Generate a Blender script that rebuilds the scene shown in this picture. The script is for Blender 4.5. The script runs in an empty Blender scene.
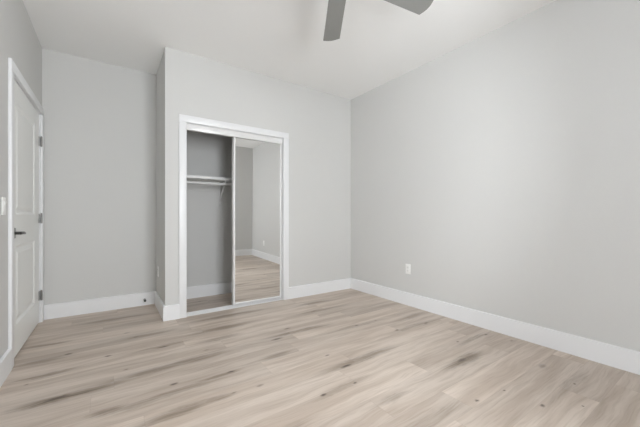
import bpy, bmesh, math
from mathutils import Vector, Matrix

# ------------------------------------------------------------------ camera, sky, exposure
scene = bpy.context.scene
COL = scene.collection
CAM_H = 1.045
YAW = math.atan2(209, 302)
cam_data = bpy.data.cameras.new('camera')
cam = bpy.data.objects.new('camera', cam_data)
COL.objects.link(cam)
cam.location = (0, 0, CAM_H)
cam.rotation_euler = (math.pi / 2, 0, -YAW)
cam_data.sensor_width = 36
cam_data.lens = 302 / 640 * 36
cam_data.shift_y = 3 / 640
cam_data.clip_start = 0.02
scene.camera = cam

WINDOW = dict(x0=0.34, x1=1.28, z0=0.80, z1=2.40)      # opening in the front wall
world = bpy.data.worlds.new('overcast_sky')
scene.world = world
world.use_nodes = True
bg = world.node_tree.nodes['Background']
bg.inputs['Color'].default_value = (0.95, 0.985, 1.025, 1)
bg.inputs['Strength'].default_value = 10.8

FILL_WINDOW = dict(y0=-0.62, y1=0.10, z0=0.80, z1=1.95)   # unseen opening added in the left wall to brighten the right wall
def window_portal(loc, rot, sx, sy):                    # guides sampling of the sky through a window
    p = bpy.data.lights.new('window_portal', 'AREA')
    p.shape = 'RECTANGLE'; p.size = sx; p.size_y = sy
    p.cycles.is_portal = True
    po = bpy.data.objects.new('window_portal', p)
    COL.objects.link(po)
    po.location = loc; po.rotation_euler = rot
window_portal(((WINDOW['x0'] + WINDOW['x1']) / 2, -0.70, (WINDOW['z0'] + WINDOW['z1']) / 2), (math.pi / 2, 0, 0),
              WINDOW['x1'] - WINDOW['x0'], WINDOW['z1'] - WINDOW['z0'])
window_portal((-0.724, (FILL_WINDOW['y0'] + FILL_WINDOW['y1']) / 2, (FILL_WINDOW['z0'] + FILL_WINDOW['z1']) / 2), (math.pi / 2, 0, -math.pi / 2),
              FILL_WINDOW['y1'] - FILL_WINDOW['y0'], FILL_WINDOW['z1'] - FILL_WINDOW['z0'])

vs = scene.view_settings
scene.display_settings.display_device = 'sRGB'
vs.view_transform = 'Standard'
vs.look = 'None'
vs.gamma = 1.0
vs.use_curve_mapping = False
vs.exposure = 1.0
scene.cycles.max_bounces = 14
scene.cycles.diffuse_bounces = 10
scene.cycles.glossy_bounces = 6
scene.cycles.use_denoising = True

# ------------------------------------------------------------------ room dimensions (metres)
XL, XR = -0.574, 2.884          # left and right walls
YB, YN, YF = 3.375, 4.115, -0.65  # closet front wall, nook / closet rear wall, front wall
XC = 0.447                       # outer corner of the closet
H = 2.75
T = 0.115                        # partition thickness
BH, BT = 0.148, 0.019            # baseboard
CO = dict(x0=0.647, x1=1.772, z=2.022)     # closet opening
DO = dict(y0=2.962, y1=4.012, z=2.05)      # entry door opening

# ------------------------------------------------------------------ materials
def new_mat(name):
    m = bpy.data.materials.new(name)
    m.use_nodes = True
    return m, m.node_tree, m.node_tree.nodes['Principled BSDF']

def simple(name, color, rough=0.5, metal=0.0, spec=0.5, noise=0.0, nscale=40.0, bump=0.0):
    m, nt, b = new_mat(name)
    b.inputs['Roughness'].default_value = rough
    b.inputs['Metallic'].default_value = metal
    b.inputs['Specular IOR Level'].default_value = spec
    tc = nt.nodes.new('ShaderNodeTexCoord')
    nz = nt.nodes.new('ShaderNodeTexNoise')
    nz.inputs['Scale'].default_value = nscale
    nz.inputs['Detail'].default_value = 3
    nt.links.new(tc.outputs['Object'], nz.inputs['Vector'])
    mr = nt.nodes.new('ShaderNodeMapRange')
    mr.inputs['To Min'].default_value = 1 - noise
    mr.inputs['To Max'].default_value = 1 + noise
    nt.links.new(nz.outputs['Fac'], mr.inputs['Value'])
    mul = nt.nodes.new('ShaderNodeVectorMath')
    mul.operation = 'SCALE'
    mul.inputs[0].default_value = color
    nt.links.new(mr.outputs['Result'], mul.inputs['Scale'])
    nt.links.new(mul.outputs['Vector'], b.inputs['Base Color'])
    if bump > 0:
        bp = nt.nodes.new('ShaderNodeBump')
        bp.inputs['Strength'].default_value = bump
        bp.inputs['Distance'].default_value = 0.002
        nt.links.new(nz.outputs['Fac'], bp.inputs['Height'])
        nt.links.new(bp.outputs['Normal'], b.inputs['Normal'])
    return m

M_WALL = simple('wall_paint', (0.621, 0.620, 0.607), 0.75, spec=0.25, noise=0.012, nscale=90, bump=0.06)
M_CEIL = simple('ceiling_paint', (0.88, 0.88, 0.872), 0.85, spec=0.2, noise=0.012, nscale=90, bump=0.05)
M_TRIM = simple('white_trim_enamel', (0.79, 0.797, 0.806), 0.35, noise=0.006, nscale=20)
M_DOOR = simple('white_door_enamel', (0.84, 0.848, 0.832), 0.38, noise=0.006, nscale=20)
M_WHITE_METAL = simple('white_coated_metal', (0.74, 0.74, 0.735), 0.22, spec=0.6, noise=0.005)
M_PLASTIC = simple('white_plastic', (0.84, 0.84, 0.82), 0.3, noise=0.004)
M_SLOT = simple('dark_slot', (0.03, 0.03, 0.03), 0.6)
M_NICKEL = simple('satin_nickel', (0.42, 0.41, 0.39), 0.32, metal=1.0, noise=0.02)
M_HINGE = simple('brushed_dark_nickel', (0.24, 0.235, 0.225), 0.38, metal=1.0, noise=0.02)
M_DARK = simple('dark_pewter_metal', (0.13, 0.13, 0.125), 0.3, metal=0.9, noise=0.02)
M_RUBBER = simple('dark_rubber', (0.05, 0.05, 0.05), 0.6)
M_MIRROR = simple('mirror_silver', (0.90, 0.905, 0.90), 0.0, metal=1.0)
M_BLADE = simple('grey_fan_blade', (0.235, 0.235, 0.222), 0.5, noise=0.05, nscale=12)
M_SHELF = simple('white_melamine', (0.78, 0.78, 0.77), 0.4, noise=0.006)

def glass_mat():
    m, nt, b = new_mat('window_glass')
    nt.nodes.remove(b)
    out = nt.nodes['Material Output']
    tr = nt.nodes.new('ShaderNodeBsdfTransparent')
    gl = nt.nodes.new('ShaderNodeBsdfGlossy')
    gl.inputs['Roughness'].default_value = 0.0
    fr = nt.nodes.new('ShaderNodeFresnel')
    fr.inputs['IOR'].default_value = 1.3
    mx = nt.nodes.new('ShaderNodeMixShader')
    nt.links.new(fr.outputs['Fac'], mx.inputs['Fac'])
    nt.links.new(tr.outputs['BSDF'], mx.inputs[1])
    nt.links.new(gl.outputs['BSDF'], mx.inputs[2])
    nt.links.new(mx.outputs['Shader'], out.inputs['Surface'])
    return m
M_GLASS = glass_mat()

# ---- vinyl planks: bands of grain along x, plank tints, seams, knots and smoky streaks
STREAKS = [  # x0, x1, y, half-width, strength   (dark figure in the print of the planks)
    (-0.62, -0.25, 3.28, .035, .55), (-0.60, -0.20, 2.945, .04, .5), (-0.50, 0.12, 2.285, .035, .85),
    (-0.12, 0.10, 1.98, .03, .6), (-0.55, -0.15, 2.665, .025, .6), (-0.10, 0.75, 2.335, .04, .6),
    (-0.10, 0.62, 1.965, .032, .5), (0.05, 0.52, 1.757, .04, .55), (0.42, 0.74, 2.005, .02, .6),
    (0.38, 0.62, 1.755, .025, .5), (0.88, 1.16, 2.05, .035, .4), (0.55, 1.20, 2.85, .045, .5),
    (1.02, 1.70, 2.385, .03, .5), (1.10, 1.95, 1.655, .035, .55), (1.36, 1.82, 2.358, .025, .45),
    (1.15, 1.48, 1.195, .03, .35), (1.85, 2.38, 1.21, .05, .75), (2.0, 2.75, 1.86, .03, .4),
    (2.15, 2.88, 1.375, .025, .4), (0.6, 1.5, 3.17, .04, .5), (1.5, 2.4, 2.77, .035, .4),
    (0.0, 0.5, 3.06, .03, .5), (0.55, 1.0, 2.62, .03, .35), (1.0, 1.7, 0.95, .05, .3),
    (1.6, 2.3, 2.17, .03, .35), (2.3, 2.86, 2.05, .04, .35), (0.9, 1.4, 1.44, .025, .4),
    (-0.3, 0.4, 3.72, .05, .5), (0.1, 0.6, 2.72, .022, .45), (1.7, 2.3, 3.05, .04, .45),
    (2.0, 2.7, 0.66, .03, .3), (-0.45, 0.1, 1.5, .05, .5), (0.3, 0.9, 1.3, .05, .35),
    (0.6, 1.7, 0.5, .05, .4), (1.4, 2.5, 0.1, .05, .4), (-0.5, 0.5, 0.6, .05, .4),
]
KNOTS = [  # x, y, rx, ry, strength
    (-.266, 2.975, .03, .018, .9), (-.018, 2.764, .03, .016, .9), (-.432, 2.583, .014, .01, .6),
    (.342, 2.704, .06, .014, .9), (.084, 2.45, .022, .011, .55), (.323, 2.068, .03, .016, .95),
    (.115, 3.215, .03, .014, .6), (.175, 3.064, .03, .012, .6), (1.353, 2.491, .045, .014, .8),
    (1.164, 2.327, .07, .02, .8), (.667, 2.014, .04, .012, .95), (.757, 1.746, .03, .014, .5),
    (1.846, 2.784, .04, .018, .5), (.614, 2.45, .03, .012, .45), (.598, 1.764, .02, .01, .5),
    (1.939, 2.183, .03, .014, .8), (2.165, 1.883, .03, .015, .85), (1.34, 1.838, .025, .011, .7),
    (1.353, 1.631, .06, .016, .95), (1.261, 1.435, .02, .009, .9), (1.023, 1.443, .026, .013, .9),
    (2.184, 2.175, .022, .012, .6), (2.544, 1.843, .035, .014, .8), (2.38, 1.419, .018, .012, .85),
    (2.728, 1.361, .024, .013, .8), (2.102, 1.22, .06, .02, .7), (2.772, 1.172, .03, .012, .5),
    (1.71, .903, .02, .011, .9), (1.943, .862, .012, .009, .95), (2.48, .851, .05, .025, .45),
    (2.379, .645, .012, .009, .95), (1.961, .673, .022, .013, .85), (2.14, .544, .01, .008, .85),
    (-.253, 2.29, .07, .016, .8), (.9, 3.9, .03, .012, .6), (2.0, -.1, .03, .014, .8), (.7, .2, .03, .014, .8),
]
def floor_mat():
    m, nt, b = new_mat('oak_vinyl_planks')
    N, L = nt.nodes, nt.links
    def val(x, sock):
        if isinstance(x, (int, float)): sock.default_value = x
        else: L.new(x, sock)
    def math_(op, a, bb=0.0, cc=None):
        n = N.new('ShaderNodeMath'); n.operation = op
        val(a, n.inputs[0]); val(bb, n.inputs[1])
        if cc is not None: val(cc, n.inputs[2])
        return n.outputs[0]
    def comb(x, y, z=0.0):
        n = N.new('ShaderNodeCombineXYZ')
        val(x, n.inputs[0]); val(y, n.inputs[1]); val(z, n.inputs[2])
        return n.outputs[0]
    def noise(v, scale=1.0, detail=3.0, rough=.5, dist=0.0):
        n = N.new('ShaderNodeTexNoise')
        n.inputs['Scale'].default_value = scale; n.inputs['Detail'].default_value = detail
        n.inputs['Roughness'].default_value = rough; n.inputs['Distortion'].default_value = dist
        L.new(v, n.inputs['Vector']); return n.outputs['Fac']
    def rng(v, a, c, d=0.0, e=1.0, smooth=True):
        n = N.new('ShaderNodeMapRange')
        if smooth: n.interpolation_type = 'SMOOTHSTEP'
        n.inputs['From Min'].default_value = a; n.inputs['From Max'].default_value = c
        n.inputs['To Min'].default_value = d; n.inputs['To Max'].default_value = e
        L.new(v, n.inputs['Value']); return n.outputs['Result']
    def mix(f, a, c):
        n = N.new('ShaderNodeMix'); n.data_type = 'RGBA'
        val(f, n.inputs[0])
        for s, q in ((n.inputs[6], a), (n.inputs[7], c)):
            if isinstance(q, tuple): s.default_value = (*q, 1)
            else: L.new(q, s)
        return n.outputs[2]
    tc = N.new('ShaderNodeTexCoord')
    sp = N.new('ShaderNodeSeparateXYZ'); L.new(tc.outputs['Object'], sp.inputs[0])
    X, Y = sp.outputs[0], sp.outputs[1]
    W, LEN = 0.19, 1.30
    ry = math_('DIVIDE', math_('SUBTRACT', Y, 1.07 - 19), W)
    row = math_('FLOOR', ry); fy = math_('FRACT', ry)
    wn = N.new('ShaderNodeTexWhiteNoise'); wn.noise_dimensions = '1D'; L.new(row, wn.inputs['W'])
    ux = math_('ADD', math_('DIVIDE', X, LEN), math_('MULTIPLY', wn.outputs['Value'], 9.0))
    col = math_('FLOOR', ux); fx = math_('FRACT', ux)
    w2 = N.new('ShaderNodeTexWhiteNoise'); w2.noise_dimensions = '2D'; L.new(comb(row, col), w2.inputs['Vector'])
    hv = w2.outputs['Value']
    off = math_('MULTIPLY', hv, 37.0)
    # broad cloudy bands, fine grain
    wob = noise(comb(math_('MULTIPLY', X, 2.0), math_('MULTIPLY', Y, 4.0), off), 1.0, 2.0)
    yw = math_('ADD', Y, math_('MULTIPLY', math_('SUBTRACT', wob, .5), .09))
    band = noise(comb(math_('MULTIPLY', X, .9), math_('MULTIPLY', yw, 11.0), off), 1.0, 3.0, .55)
    grain = noise(comb(math_('MULTIPLY', X, 5.0), math_('MULTIPLY', yw, 95.0), off), 1.0, 4.0, .6)
    ring = noise(comb(math_('MULTIPLY', X, 2.2), math_('MULTIPLY', yw, 34.0), off), 1.0, 3.0, .55, .4)
    c = mix(rng(band, .36, .66), LIGHT, MID)
    c = mix(rng(ring, .50, .76, 0, .30), c, STREAKC)
    c = mix(math_('MULTIPLY', rng(grain, .45, .75), .30), c, STREAKC)
    # plank tint
    tint = N.new('ShaderNodeVectorMath'); tint.operation = 'SCALE'
    L.new(c, tint.inputs[0]); L.new(rng(hv, 0, 1, .88, 1.06, False), tint.inputs['Scale'])
    c = tint.outputs[0]
    # printed figure: streaks and knots, edges broken up by noise
    d1 = noise(comb(math_('MULTIPLY', X, 3.5), math_('MULTIPLY', Y, 9.0)), 1.0, 4.0)
    d2 = noise(comb(math_('MULTIPLY', X, 30.0), math_('MULTIPLY', Y, 55.0)), 1.0, 3.0)
    py = math_('ADD', math_('ADD', Y, math_('MULTIPLY', math_('SUBTRACT', d1, .5), .07)),
               math_('MULTIPLY', math_('SUBTRACT', d2, .5), .018))
    px = math_('ADD', X, math_('MULTIPLY', math_('SUBTRACT', d2, .5), .05))
    P = comb(px, py)
    Pk = comb(math_('ADD', X, math_('MULTIPLY', math_('SUBTRACT', d2, .5), .02)),
              math_('ADD', Y, math_('MULTIPLY', math_('SUBTRACT', d2, .5), .012)))
    def ell(Pv, cx, cy, rx, ryy, s, inner, acc):
        n1 = N.new('ShaderNodeVectorMath'); n1.operation = 'SUBTRACT'
        L.new(Pv, n1.inputs[0]); n1.inputs[1].default_value = (cx, cy, 0)
        n2 = N.new('ShaderNodeVectorMath'); n2.operation = 'MULTIPLY'
        L.new(n1.outputs[0], n2.inputs[0]); n2.inputs[1].default_value = (1 / rx, 1 / ryy, 0)
        n3 = N.new('ShaderNodeVectorMath'); n3.operation = 'LENGTH'; L.new(n2.outputs[0], n3.inputs[0])
        r = rng(n3.outputs['Value'], inner, 1.0, s, 0.0)
        return r if acc is None else math_('MAXIMUM', acc, r)
    acc = None
    for (x0, x1, y, hw, s) in STREAKS:
        acc = ell(P, (x0 + x1) / 2, y, (x1 - x0) * .62, hw * 1.45, min(1.0, s * 1.25), 0.2, acc)
    sm = math_('MULTIPLY', acc, rng(grain, .25, .65, .55, 1.0))
    c = mix(math_('MULTIPLY', sm, STREAK_GAIN), c, DARK)
    acc = None
    for (x, y, rx, ryy, s) in KNOTS:
        acc = ell(Pk, x, y, rx * 1.15, ryy * 1.15, s, 0.1, acc)
    c = mix(math_('MULTIPLY', acc, .9), c, KNOTC)
    # seams
    ey = math_('MINIMUM', fy, math_('SUBTRACT', 1.0, fy))
    ex = math_('MINIMUM', fx, math_('SUBTRACT', 1.0, fx))
    sy = rng(ey, .004, .012, 1, 0); sx = rng(ex, .0008, .0018, 1, 0)
    seam = math_('MAXIMUM', sy, sx)
    c = mix(math_('MULTIPLY', seam, .13), c, DARK)
    L.new(c, b.inputs['Base Color'])
    L.new(rng(grain, .2, .8, .42, .55), b.inputs['Roughness'])
    b.inputs['Specular IOR Level'].default_value = .4
    bp = N.new('ShaderNodeBump'); bp.inputs['Strength'].default_value = .12; bp.inputs['Distance'].default_value = .001
    L.new(math_('SUBTRACT', grain, seam), bp.inputs['Height']); L.new(bp.outputs['Normal'], b.inputs['Normal'])
    return m
LIGHT, MID, STREAKC = (.625, .542, .470), (.490, .407, .338), (.31, .245, .188)
DARK, KNOTC, STREAK_GAIN = (.165, .123, .086), (.06, .043, .033), 1.0
M_FLOOR = floor_mat()

# ------------------------------------------------------------------ mesh helpers
def BM(): return bmesh.new()

def box(bm, x0, x1, y0, y1, z0, z1, bev=0.0, seg=2):
    t = bmesh.new()
    bmesh.ops.create_cube(t, size=1)
    for v in t.verts:
        v.co = Vector(((x0 + x1) / 2 + v.co.x * (x1 - x0), (y0 + y1) / 2 + v.co.y * (y1 - y0), (z0 + z1) / 2 + v.co.z * (z1 - z0)))
    if bev > 0:
        bmesh.ops.bevel(t, geom=t.edges[:], offset=bev, segments=seg, affect='EDGES', profile=.5)
    merge(bm, t)

def merge(bm, t, M=None):
    me = bpy.data.meshes.new('tmp')
    if M is not None: t.transform(M)
    t.to_mesh(me); t.free()
    bm.from_mesh(me)
    bpy.data.meshes.remove(me)

def cyl(bm, p0, p1, r0, r1=None, seg=20, bev=0.0):
    r1 = r0 if r1 is None else r1
    p0, p1 = Vector(p0), Vector(p1)
    d = p1 - p0
    t = bmesh.new()
    bmesh.ops.create_cone(t, cap_ends=True, segments=seg, radius1=r0, radius2=r1, depth=d.length)
    if bev > 0:
        es = [e for e in t.edges if abs(e.verts[0].co.z - e.verts[1].co.z) < 1e-6]
        bmesh.ops.bevel(t, geom=es, offset=bev, segments=2, affect='EDGES')
    merge(bm, t, Matrix.Translation((p0 + p1) / 2) @ d.to_track_quat('Z', 'Y').to_matrix().to_4x4())

def lathe(bm, prof, seg=40, M=None):
    t = bmesh.new()
    rings = []
    for r, z in prof:
        if r < 1e-6: rings.append([t.verts.new((0, 0, z))])
        else: rings.append([t.verts.new((r * math.cos(2 * math.pi * k / seg), r * math.sin(2 * math.pi * k / seg), z)) for k in range(seg)])
    for a, b in zip(rings, rings[1:]):
        for k in range(seg):
            k2 = (k + 1) % seg
            if len(a) == 1: t.faces.new((a[0], b[k2], b[k]))
            elif len(b) == 1: t.faces.new((a[k], a[k2], b[0]))
            else: t.faces.new((a[k], a[k2], b[k2], b[k]))
    bmesh.ops.recalc_face_normals(t, faces=t.faces[:])
    merge(bm, t, M)

def sweep(bm, pts, radii, seg=14):
    """tapered tube through pts"""
    t = bmesh.new(); rings = []
    P = [Vector(p) for p in pts]
    for i, p in enumerate(P):
        d = (P[min(i + 1, len(P) - 1)] - P[max(i - 1, 0)]).normalized()
        up = Vector((0, 0, 1)) if abs(d.z) < .9 else Vector((1, 0, 0))
        a = d.cross(up).normalized(); b = d.cross(a).normalized()
        r = radii[i]; ra, rb = (r if isinstance(r, tuple) else (r, r))
        rings.append([t.verts.new(p + a * ra * math.cos(2 * math.pi * k / seg) + b * rb * math.sin(2 * math.pi * k / seg)) for k in range(seg)])
    for r1, r2 in zip(rings, rings[1:]):
        for k in range(seg):
            t.faces.new((r1[k], r1[(k + 1) % seg], r2[(k + 1) % seg], r2[k]))
    t.faces.new(rings[0][::-1]); t.faces.new(rings[-1])
    bmesh.ops.recalc_face_normals(t, faces=t.faces[:])
    merge(bm, t)

def prism(bm, outline, axis, a0, a1, bev=0.0):
    """extrude a 2-D outline along axis ('x' outline=(y,z); 'y' outline=(x,z); 'z' outline=(x,y))"""
    t = bmesh.new()
    def mk(p, a): return {'x': (a, p[0], p[1]), 'y': (p[0], a, p[1]), 'z': (p[0], p[1], a)}[axis]
    A = [t.verts.new(mk(p, a0)) for p in outline]; B = [t.verts.new(mk(p, a1)) for p in outline]
    n = len(A)
    t.faces.new(A); t.faces.new(B[::-1])
    for k in range(n): t.faces.new((A[k], B[k], B[(k + 1) % n], A[(k + 1) % n]))
    bmesh.ops.recalc_face_normals(t, faces=t.faces[:])
    if bev > 0: bmesh.ops.bevel(t, geom=t.edges[:], offset=bev, segments=2, affect='EDGES')
    merge(bm, t)

def obj(name, bm, mat, parent=None, smooth=False, label=None):
    me = bpy.data.meshes.new(name)
    bm.normal_update(); bm.to_mesh(me); bm.free()
    me.materials.append(mat)
    o = bpy.data.objects.new(name, me)
    COL.objects.link(o)
    if smooth:
        for p in me.polygons: p.use_smooth = True
        me.set_sharp_from_angle(angle=math.radians(35))
    if parent is not None: o.parent = parent
    if label: o['label'] = label
    return o

def tag(o, label, cat, group=None):
    o['label'] = label; o['category'] = cat
    if group: o['group'] = group
    return o

def struct(o, label, cat):
    o['kind'] = 'structure'; o['label'] = label; o['category'] = cat
    return o

def empty(name, loc=(0, 0, 0), rz=0.0):
    o = bpy.data.objects.new(name, None)
    o.empty_display_size = .1
    COL.objects.link(o); o.location = loc; o.rotation_euler = (0, 0, rz)
    return o

# ------------------------------------------------------------------ room shell
OUT = 0.14
bm = BM(); box(bm, XL - OUT, XR + OUT, YF - OUT, YN + OUT, -0.1, 0)
struct(obj('floor', bm, M_FLOOR), 'pale greige oak-look vinyl plank floor with brown knots', 'floor')
bm = BM(); box(bm, XL - OUT, XR + OUT, YF - OUT, YN + OUT, H, H + .1)
struct(obj('ceiling', bm, M_CEIL), 'smooth flat white ceiling with the fan', 'ceiling')
bm = BM(); box(bm, XR, XR + OUT, YF - OUT, YN + OUT, 0, H)
struct(obj('wall_right', bm, M_WALL), 'long light grey wall on the right with one outlet', 'wall')
bm = BM(); box(bm, XL - OUT, XC + T, YN, YN + OUT, 0, H)
struct(obj('wall_nook', bm, M_WALL), 'light grey wall at the back of the entry nook beside the door', 'wall')
bm = BM(); box(bm, XC + T, XR, YN, YN + OUT, 0, H)
struct(obj('wall_closet_rear', bm, M_WALL), 'shaded grey wall inside the closet behind the shelf and rod', 'wall')
bm = BM()
v = FILL_WINDOW
box(bm, XL - OUT, XL, YF, v['y0'], 0, H)
box(bm, XL - OUT, XL, v['y1'], DO['y0'] - .018, 0, H)
box(bm, XL - OUT, XL, v['y0'], v['y1'], 0, v['z0'])
box(bm, XL - OUT, XL, v['y0'], v['y1'], v['z1'], H)
box(bm, XL - OUT, XL, DO['y1'] + .018, YN, 0, H)
box(bm, XL - OUT, XL, DO['y0'] - .018, DO['y1'] + .018, DO['z'] + .018, H)
struct(obj('wall_left', bm, M_WALL), 'light grey wall on the left around the white entry door', 'wall')
bm = BM(); box(bm, XC, XC + T, YB + T, YN, 0, H)
struct(obj('wall_closet_side', bm, M_WALL), 'narrow shaded side of the closet facing the entry nook', 'wall')
bm = BM()
J = .018
box(bm, XC, CO['x0'] - J, YB, YB + T, 0, H)
box(bm, CO['x1'] + J, XR, YB, YB + T, 0, H)
box(bm, CO['x0'] - J, CO['x1'] + J, YB, YB + T, CO['z'] + J, H)
struct(obj('wall_back', bm, M_WALL), 'light grey wall around the closet opening, facing the room', 'wall')
w = WINDOW
bm = BM()
FT = .035
box(bm, XL - OUT, w['x0'], YF - FT, YF, 0, H)
box(bm, w['x1'], XR + OUT, YF - FT, YF, 0, H)
box(bm, w['x0'], w['x1'], YF - FT, YF, 0, w['z0'])
box(bm, w['x0'], w['x1'], YF - FT, YF, w['z1'], H)
struct(obj('wall_front', bm, M_WALL), 'light grey wall with the window, behind the viewer', 'wall')

# closed box added behind the entry door to stop sky light leaking under
bm = BM()
box(bm, XL - OUT - 1.0, XL - OUT - .9, 2.4, YN + OUT, 0, H)
box(bm, XL - OUT - .9, XL - OUT, 2.4, 2.5, 0, H)
box(bm, XL - OUT - .9, XL - OUT, YN + OUT - .1, YN + OUT, 0, H)
box(bm, XL - OUT - 1.0, XL - OUT, 2.4, YN + OUT, H, H + .1)
box(bm, XL - OUT - 1.0, XL - OUT, 2.4, YN + OUT, -.1, 0)
struct(obj('hall_light_block', bm, M_WALL), 'added unseen box behind the closed entry door, blocking light from under it', 'wall')

# windows: built facing +y in a local frame whose origin is the middle of the opening's sill
def window(name, loc, rz, width, height, label):
    win = struct(empty(name, loc, rz), label, 'window')
    a, b, fw, y0, y1 = -width / 2, width / 2, .035, -.032, -.004
    bm = BM()
    box(bm, a, a + fw, y0, y1, 0, height, .003); box(bm, b - fw, b, y0, y1, 0, height, .003)
    box(bm, a + fw, b - fw, y0, y1, 0, fw, .003); box(bm, a + fw, b - fw, y0, y1, height - fw, height, .003)
    box(bm, -.016, .016, y0, y1, fw, height - fw, .003)
    obj('window_frame', bm, M_PLASTIC, win)
    for p, q in ((a + fw, -.016), (.016, b - fw)):
        bm = BM(); box(bm, p, q, -.021, -.016, fw, height - fw)
        obj('pane', bm, M_GLASS, win)
    bm = BM(); box(bm, a - .03, b + .03, 0, .03, -.012, .012, .004)
    obj('window_sill', bm, M_TRIM, win)
window('window_1', ((w['x0'] + w['x1']) / 2, YF, w['z0']), 0, w['x1'] - w['x0'], w['z1'] - w['z0'], 'white sliding window in the front wall')
window('fill_window', (XL, (v['y0'] + v['y1']) / 2, v['z0']), -math.pi / 2, v['y1'] - v['y0'], v['z1'] - v['z0'], 'added unseen white sliding window in the left wall, fill light for the right wall')  # out of view, added as fill light for the near right wall

# baseboards: plain flat board with an eased top edge
def base_y(bm, x0, x1, y, d):   # runs along x on a wall at y, projecting by d*BT in y
    yy = y + d * BT; e = .004
    prism(bm, [(y, 0), (yy, 0), (yy, BH - e), (yy - d * e, BH), (y, BH)], 'x', x0, x1)
def base_x(bm, y0, y1, x, d):
    xx = x + d * BT; e = .004
    prism(bm, [(x, 0), (xx, 0), (xx, BH - e), (xx - d * e, BH), (x, BH)], 'y', y0, y1)
CW, CT = .071, .018    # casing
def bb(name, lab, f, *a):
    bm = BM(); f(bm, *a)
    struct(obj(name, bm, M_TRIM), lab, 'baseboard')
bb('baseboard_right', 'tall white baseboard along the long right wall', base_x, YF + BT, YB - BT, XR, -1)
bb('baseboard_back', 'white baseboard between the closet casing and the right corner', base_y, CO['x1'] + CW - .002, XR, YB, -1)
bb('baseboard_corner', 'short white baseboard left of the closet casing', base_y, XC - BT, CO['x0'] - CW + .002, YB, -1)
bb('baseboard_return', 'white baseboard turning into the entry nook along the closet side', base_x, YB, YN - BT, XC, -1)
bb('baseboard_nook', 'white baseboard across the back of the entry nook', base_y, XL, XC, YN, -1)
bb('baseboard_left', 'white baseboard on the left wall before the door casing', base_x, YF + BT, DO['y0'] - CW + .001, XL, 1)
bb('baseboard_front', 'white baseboard under the window', base_y, XL, XR, YF, 1)
bb('baseboard_closet', 'white baseboard along the rear wall inside the closet', base_y, XC + T, XR - .0, YN, -1)

# closet casing, three mitred boards, and the jamb lining
def casing_closet():
    bm = BM(); x0, x1, z1 = CO['x0'] - .003, CO['x1'] + .003, CO['z'] + .003
    ya, yb = YB - CT, YB
    t = bmesh.new()
    box(t, x0 - CW, x0, ya, yb, 0, z1, .003); merge(bm, t)
    t = bmesh.new(); box(t, x1, x1 + CW, ya, yb, 0, z1, .003); merge(bm, t)
    t = bmesh.new(); box(t, x0 - CW, x1 + CW, ya, yb, z1, z1 + CW, .003); merge(bm, t)
    return bm
tr = struct(obj('trim_1', casing_closet(), M_TRIM, smooth=True), 'flat white casing framing the closet opening', 'door trim')
bm = BM()
box(bm, CO['x0'] - J, CO['x0'], YB, YB + T, 0, CO['z'])
box(bm, CO['x1'], CO['x1'] + J, YB, YB + T, 0, CO['z'])
box(bm, CO['x0'] - J, CO['x1'] + J, YB, YB + T, CO['z'], CO['z'] + J)
obj('jamb', bm, M_TRIM, tr)

# entry door casing + jamb
bm = BM(); y0, y1, z1 = DO['y0'] - .004, DO['y1'] + .004, DO['z'] + .004
box(bm, XL, XL + CT, y0 - CW, y0, 0, z1, .003)
box(bm, XL, XL + CT, y1, y1 + CW, 0, z1, .003)
box(bm, XL, XL + CT, y0 - CW, y1 + CW, z1, z1 + CW, .003)
tr = struct(obj('trim_2', bm, M_TRIM, smooth=True), 'flat white casing around the entry door on the left', 'door trim')
bm = BM()
box(bm, XL - OUT, XL, DO['y0'] - J, DO['y0'], 0, DO['z'])
box(bm, XL - OUT, XL, DO['y1'], DO['y1'] + J, 0, DO['z'])
box(bm, XL - OUT, XL, DO['y0'] - J, DO['y1'] + J, DO['z'], DO['z'] + J)
box(bm, XL - .07, XL - .055, DO['y0'], DO['y0'] + .03, 0, DO['z'])     # stop moulding behind the slab
box(bm, XL - .07, XL - .055, DO['y1'] - .03, DO['y1'], 0, DO['z'])
box(bm, XL - .07, XL - .055, DO['y0'] + .03, DO['y1'] - .03, DO['z'] - .03, DO['z'])
obj('jamb', bm, M_TRIM, tr)

# entry door slab: two moulded panels
GAP = .003
sy0, sy1, sz0, sz1 = DO['y0'] + GAP, DO['y1'] - GAP, .012, DO['z'] - GAP
XF = XL - .006                      # face of the slab
def rings(bm, y0, y1, z0, z1, steps):
    t = bmesh.new(); R = []
    for ins, dep in steps:
        R.append([t.verts.new((XF + dep, a, b)) for a, b in ((y0 + ins, z0 + ins), (y1 - ins, z0 + ins), (y1 - ins, z1 - ins), (y0 + ins, z1 - ins))])
    for a, b in zip(R, R[1:]):
        for k in range(4): t.faces.new((a[k], a[(k + 1) % 4], b[(k + 1) % 4], b[k]))
    t.faces.new(R[-1])
    bmesh.ops.recalc_face_normals(t, faces=t.faces[:])
    for f in t.faces:
        if f.normal.x < 0: f.normal_flip()
    merge(bm, t)
py0, py1 = 3.125, 3.80
PANELS = [(1.06, 1.90), (.235, .83)]
bm = BM()
box(bm, XF - .035, XF - .012, sy0, sy1, sz0, sz1)
xs = XF - .0125
box(bm, xs, XF, sy0, py0, sz0, sz1); box(bm, xs, XF, py1, sy1, sz0, sz1)
box(bm, xs, XF, py0, py1, sz0, PANELS[1][0]); box(bm, xs, XF, py0, py1, PANELS[1][1], PANELS[0][0]); box(bm, xs, XF, py0, py1, PANELS[0][1], sz1)
door = struct(obj('door_1', bm, M_DOOR), 'white two-panel entry door on the left wall, closed', 'door')
for z0, z1 in PANELS:
    bm = BM()
    rings(bm, py0, py1, z0, z1, [(0, 0), (.008, -.003), (.020, -.011), (.034, -.011), (.060, -.003), (.066, -.002)])
    obj('panel', bm, M_DOOR, door)
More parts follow.
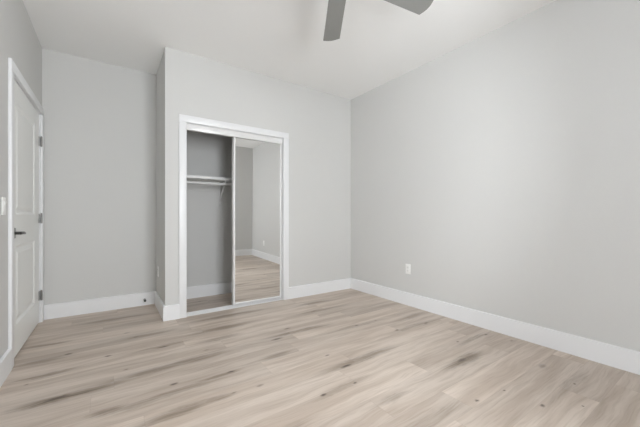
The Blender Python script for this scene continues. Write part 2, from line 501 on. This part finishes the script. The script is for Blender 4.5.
for zc in (.268, 1.026, 1.782):
    bm = BM()
    cyl(bm, (XL + .010, DO['y1'] - .001, zc - .048), (XL + .010, DO['y1'] - .001, zc + .048), .0075, bev=.001)
    box(bm, XF - .001, XF + .004, DO['y1'] - .032, DO['y1'] - .006, zc - .045, zc + .045, .001)
    cyl(bm, (XL + .010, DO['y1'] - .001, zc + .048), (XL + .010, DO['y1'] - .001, zc + .054), .005, .003)
    obj('hinge', bm, M_HINGE, door, smooth=True, label='satin nickel butt hinge')
hy, hz = 3.035, .925
bm = BM()
box(bm, XF + .0, XF + .011, hy - .031, hy + .031, hz - .038, hz + .038, .004)
hd = obj('door_handle', bm, M_DARK, door, smooth=True, label='dark pewter lever handle on a square rose')
bm = BM()
cyl(bm, (XF + .010, hy, hz), (XF + .048, hy, hz), .011)
sweep(bm, [(XF + .042, hy - .012, hz), (XF + .048, hy + .02, hz), (XF + .048, hy + .07, hz - .001), (XF + .046, hy + .115, hz - .006), (XF + .043, hy + .128, hz - .008)],
      [(.008, .010), (.008, .011), (.006, .010), (.005, .009), (.003, .006)])
obj('lever', bm, M_DARK, hd, smooth=True)

# ------------------------------------------------------------------ sliding closet doors and tracks
x0, x1 = CO['x0'] + .001, CO['x1'] - .001
bm = BM()
zt, zb = CO['z'] - .001, 1.957
box(bm, x0, x1, YB + .012, YB + .104, zt - .004, zt)                       # top plate
box(bm, x0, x1, YB + .009, YB + .014, zb, zt, .002)                          # front fascia
box(bm, x0, x1, YB + .060, YB + .063, zb + .015, zt - .003)                  # divider
box(bm, x0, x1, YB + .100, YB + .104, zb + .01, zt - .002)
box(bm, x0, x1, YB + .0085, YB + .017, zb - .004, zb + .006, .003)            # rolled lip
top = tag(obj('sliding_door_track', bm, M_WHITE_METAL, smooth=True), 'white double top track under the head of the closet opening', 'door track')
bm = BM()
box(bm, x0, x1, YB + .004, YB + .106, 0, .006, .001)
for yy in (.006, .0535, .102): box(bm, x0, x1, YB + yy - .002, YB + yy + .002, .003, .015, .001)
for yy in (.036, .082): box(bm, x0, x1, YB + yy - .002, YB + yy + .002, .003, .012, .001)
tag(obj('sliding_door_track', bm, M_WHITE_METAL), 'white double floor track across the bottom of the closet opening', 'door track')

def slider(x0, x1, yc, label, tilt=0.0, yaw=0.0):
    xc = (x0 + x1) / 2; z0, z1 = .026, 1.995; hwid = (x1 - x0) / 2
    r = empty('sliding_mirror_door', (xc, yc, z0))
    r.rotation_euler = (tilt, 0, yaw)
    hh = z1 - z0; S, D = .023, .009
    for s in (-1, 1):
        bm = BM(); box(bm, min(s * hwid, s * (hwid - S)), max(s * hwid, s * (hwid - S)), -D, D, 0, hh, .003)
        obj('stile', bm, M_WHITE_METAL, r, smooth=True)
    bm = BM(); box(bm, -hwid + S, hwid - S, -D, D, 0, .024, .003)
    obj('bottom_rail', bm, M_WHITE_METAL, r, smooth=True)
    bm = BM(); box(bm, -hwid + S, hwid - S, -D, D, hh - .034, hh, .003)
    obj('top_rail', bm, M_WHITE_METAL, r, smooth=True)
    bm = BM(); box(bm, -hwid + S - .004, hwid - S + .004, -.004, .002, .021, hh - .030)
    obj('mirror', bm, M_MIRROR, r)
    return tag(r, label, 'closet door', 'mirrored closet doors')
slider(1.152, 1.768, YB + .043, 'front mirrored sliding closet door in a white frame, facing the room', .0066, -.0155)
slider(1.152, 1.766, YB + .082, 'rear mirrored sliding closet door tucked behind the front one', 0.0)

# ------------------------------------------------------------------ closet shelf and rod
sx0, sx1 = XC + T + .002, XR - .002
bm = BM(); box(bm, sx0, sx1, 3.80, YN - .001, 1.502, 1.534, .002)
shelf = tag(obj('closet_shelf', bm, M_SHELF), 'white closet shelf on the rear closet wall above the rod', 'shelf')
bm = BM(); box(bm, sx0, sx1, YN - .020, YN - .001, 1.372, 1.502, .002)
obj('cleat', bm, M_WALL, shelf)
bx = 1.20
bm = BM()
box(bm, bx - .012, bx + .012, YN - .025, YN - .021, 1.20, 1.50, .001)                 # wall leg
box(bm, bx - .012, bx + .012, 3.83, YN - .021, 1.497, 1.502, .001)                      # arm under shelf
sweep(bm, [(bx, YN - .024, 1.245), (bx, 3.99, 1.36), (bx, 3.87, 1.475), (bx, 3.835, 1.498)], [(.011, .004)] * 4)
t = [(bx, 3.822 + .022 * math.cos(a), 1.452 + .022 * math.sin(a)) for a in [math.radians(d) for d in range(20, -200, -20)]]
sweep(bm, [(bx, 3.86, 1.485)] + t, [(.010, .003)] * (len(t) + 1))
obj('bracket', bm, M_WHITE_METAL, shelf, smooth=True)
bm = BM(); cyl(bm, (sx0 + .006, 3.822, 1.452), (sx1 - .006, 3.822, 1.452), .0165, seg=24)
rod = tag(obj('closet_rod', bm, M_WHITE_METAL, smooth=True), 'white round hanging rod just below the closet shelf', 'rod')
for xx in (sx0, sx1 - .008):
    bm = BM(); cyl(bm, (xx, 3.822, 1.452), (xx + .008, 3.822, 1.452), .030, seg=28, bev=.002)
    obj('rod_socket', bm, M_PLASTIC, rod, smooth=True)

# ------------------------------------------------------------------ outlets, switch, door stop
def plate(name, loc, rz, kind, label, cat, group=None):
    """local frame: plate in x-z plane, facing -y"""
    r = empty(name, loc, rz)
    bm = BM(); box(bm, -.036, .036, -.006, 0, -.058, .058, .0025)
    obj('cover_plate', bm, M_PLASTIC, r, smooth=True)
    if kind == 'outlet':
        for s in (-1, 1):
            bm = BM(); box(bm, -.017, .017, -.0085, -.004, s * .020 - .0155, s * .020 + .0155, .003)
            rc = obj('receptacle', bm, M_PLASTIC, r, smooth=True)
            bm = BM()
            for dx, hh in ((-.0065, .0045), (.0065, .0035)): box(bm, dx - .0012, dx + .0012, -.0088, -.008, s * .020 - hh + .003, s * .020 + hh + .003)
            cyl(bm, (0, -.0088, s * .020 - .008), (0, -.008, s * .020 - .008), .0022, seg=10)
            obj('slot', bm, M_SLOT, rc)
        bm = BM(); cyl(bm, (0, -.0075, 0), (0, -.005, 0), .003, seg=12); obj('screw', bm, M_NICKEL, r)
    else:
        bm = BM(); box(bm, -.0165, .0165, -.008, -.004, -.034, .034, .001); sf = obj('switch_frame', bm, M_PLASTIC, r)
        bm = BM(); prism(bm, [(-.0075, -.031), (-.0075, .031), (-.0125, .031), (-.0085, 0), (-.0085, -.031)], 'x', -.0145, .0145); obj('rocker', bm, M_PLASTIC, r)
    return tag(r, label, cat, group)
plate('wall_outlet', (XR, 2.338, .426), -math.pi / 2, 'outlet', 'white duplex outlet low on the long right wall, in plain view', 'outlet')
plate('wall_outlet', (XR, .12, .37), -math.pi / 2, 'outlet', 'white duplex outlet on the right wall seen only in the closet mirror', 'outlet')
plate('wall_outlet', (XC, 3.89, .415), -math.pi / 2, 'outlet', 'white duplex outlet on the narrow closet side in the entry nook', 'outlet')
plate('light_switch', (XL, 2.772, 1.112), math.pi / 2, 'switch', 'white rocker light switch on the left wall beside the door', 'light switch')

ds = empty('door_stop', (.325, YN - BT, .068))
bm = BM(); lathe(bm, [(0, 0), (.013, 0), (.013, .003), (.006, .008), (.0055, .058), (.007, .060)], 18, Matrix.Rotation(math.pi / 2, 4, 'X'))
obj('stem', bm, M_NICKEL, ds, smooth=True)
bm = BM(); lathe(bm, [(.007, .056), (.0115, .058), (.0125, .066), (.0115, .074), (.008, .078), (0, .079)], 18, Matrix.Rotation(math.pi / 2, 4, 'X'))
obj('rubber_tip', bm, M_RUBBER, ds, smooth=True, label='dark rubber tip')
tag(ds, 'small dark tipped door stop on the entry nook baseboard', 'door stop')

# ------------------------------------------------------------------ ceiling fan
FX, FY, FZ, FR = 1.092, 1.361, 2.451, .6685
fan = empty('ceiling_fan', (FX, FY, H))
tag(fan, 'grey five-blade ceiling fan hanging from the white ceiling', 'ceiling fan')
bm = BM(); lathe(bm, [(0, 0), (.068, 0), (.068, -.012), (.060, -.035), (.030, -.055), (.018, -.058)]); obj('canopy', bm, M_NICKEL, fan, True)
bm = BM(); cyl(bm, (0, 0, -.17), (0, 0, -.05), .0125); obj('downrod', bm, M_NICKEL, fan, True)
bm = BM(); lathe(bm, [(.018, -.150), (.030, -.155), (.035, -.185), (.085, -.200), (.105, -.220), (.108, -.275), (.098, -.292), (.060, -.298), (0, -.298)])
obj('motor_housing', bm, M_NICKEL, fan, True)
bm = BM(); lathe(bm, [(.060, -.297), (.062, -.330), (.050, -.345), (0, -.350)]); obj('switch_cap', bm, M_NICKEL, fan, True)
def blade_mesh():
    bm = BM(); t = bmesh.new()
    n = 10; r0, r1 = .17, FR
    out = []
    wid = lambda u: .0567 + .0094 * u
    for k in range(n + 1):
        u = k / n; out.append((r0 + (r1 - .012 - r0) * u, -wid(u)))
    for k in range(1, 8):                              # slightly rounded tip
        a = k / 8; y = -wid(1) + 2 * wid(1) * a
        out.append((r1 - .012 + .016 * math.sin(math.pi * a), y))
    for k in range(n, -1, -1):
        u = k / n; out.append((r0 + (r1 - .012 - r0) * u, wid(u)))
    prism(t, out, 'z', -.003, .003)
    merge(bm, t, Matrix.Rotation(math.radians(-9.3), 4, 'X'))
    return bm
for deg in (58.15, 131.4, 204.7, 278.0, 351.25):
    a = math.radians(deg)
    e = obj('blade', blade_mesh(), M_BLADE, fan)
    e.location = (0, 0, FZ - H); e.rotation_euler = (0, 0, a)
    bm = BM(); box(bm, .09, .20, -.016, .016, .001, .006, .002); box(bm, .18, .25, -.030, .030, .003, .008, .002)
    br = obj('blade_bracket', bm, M_NICKEL, e)
    br.rotation_euler = (0, 0, 0)
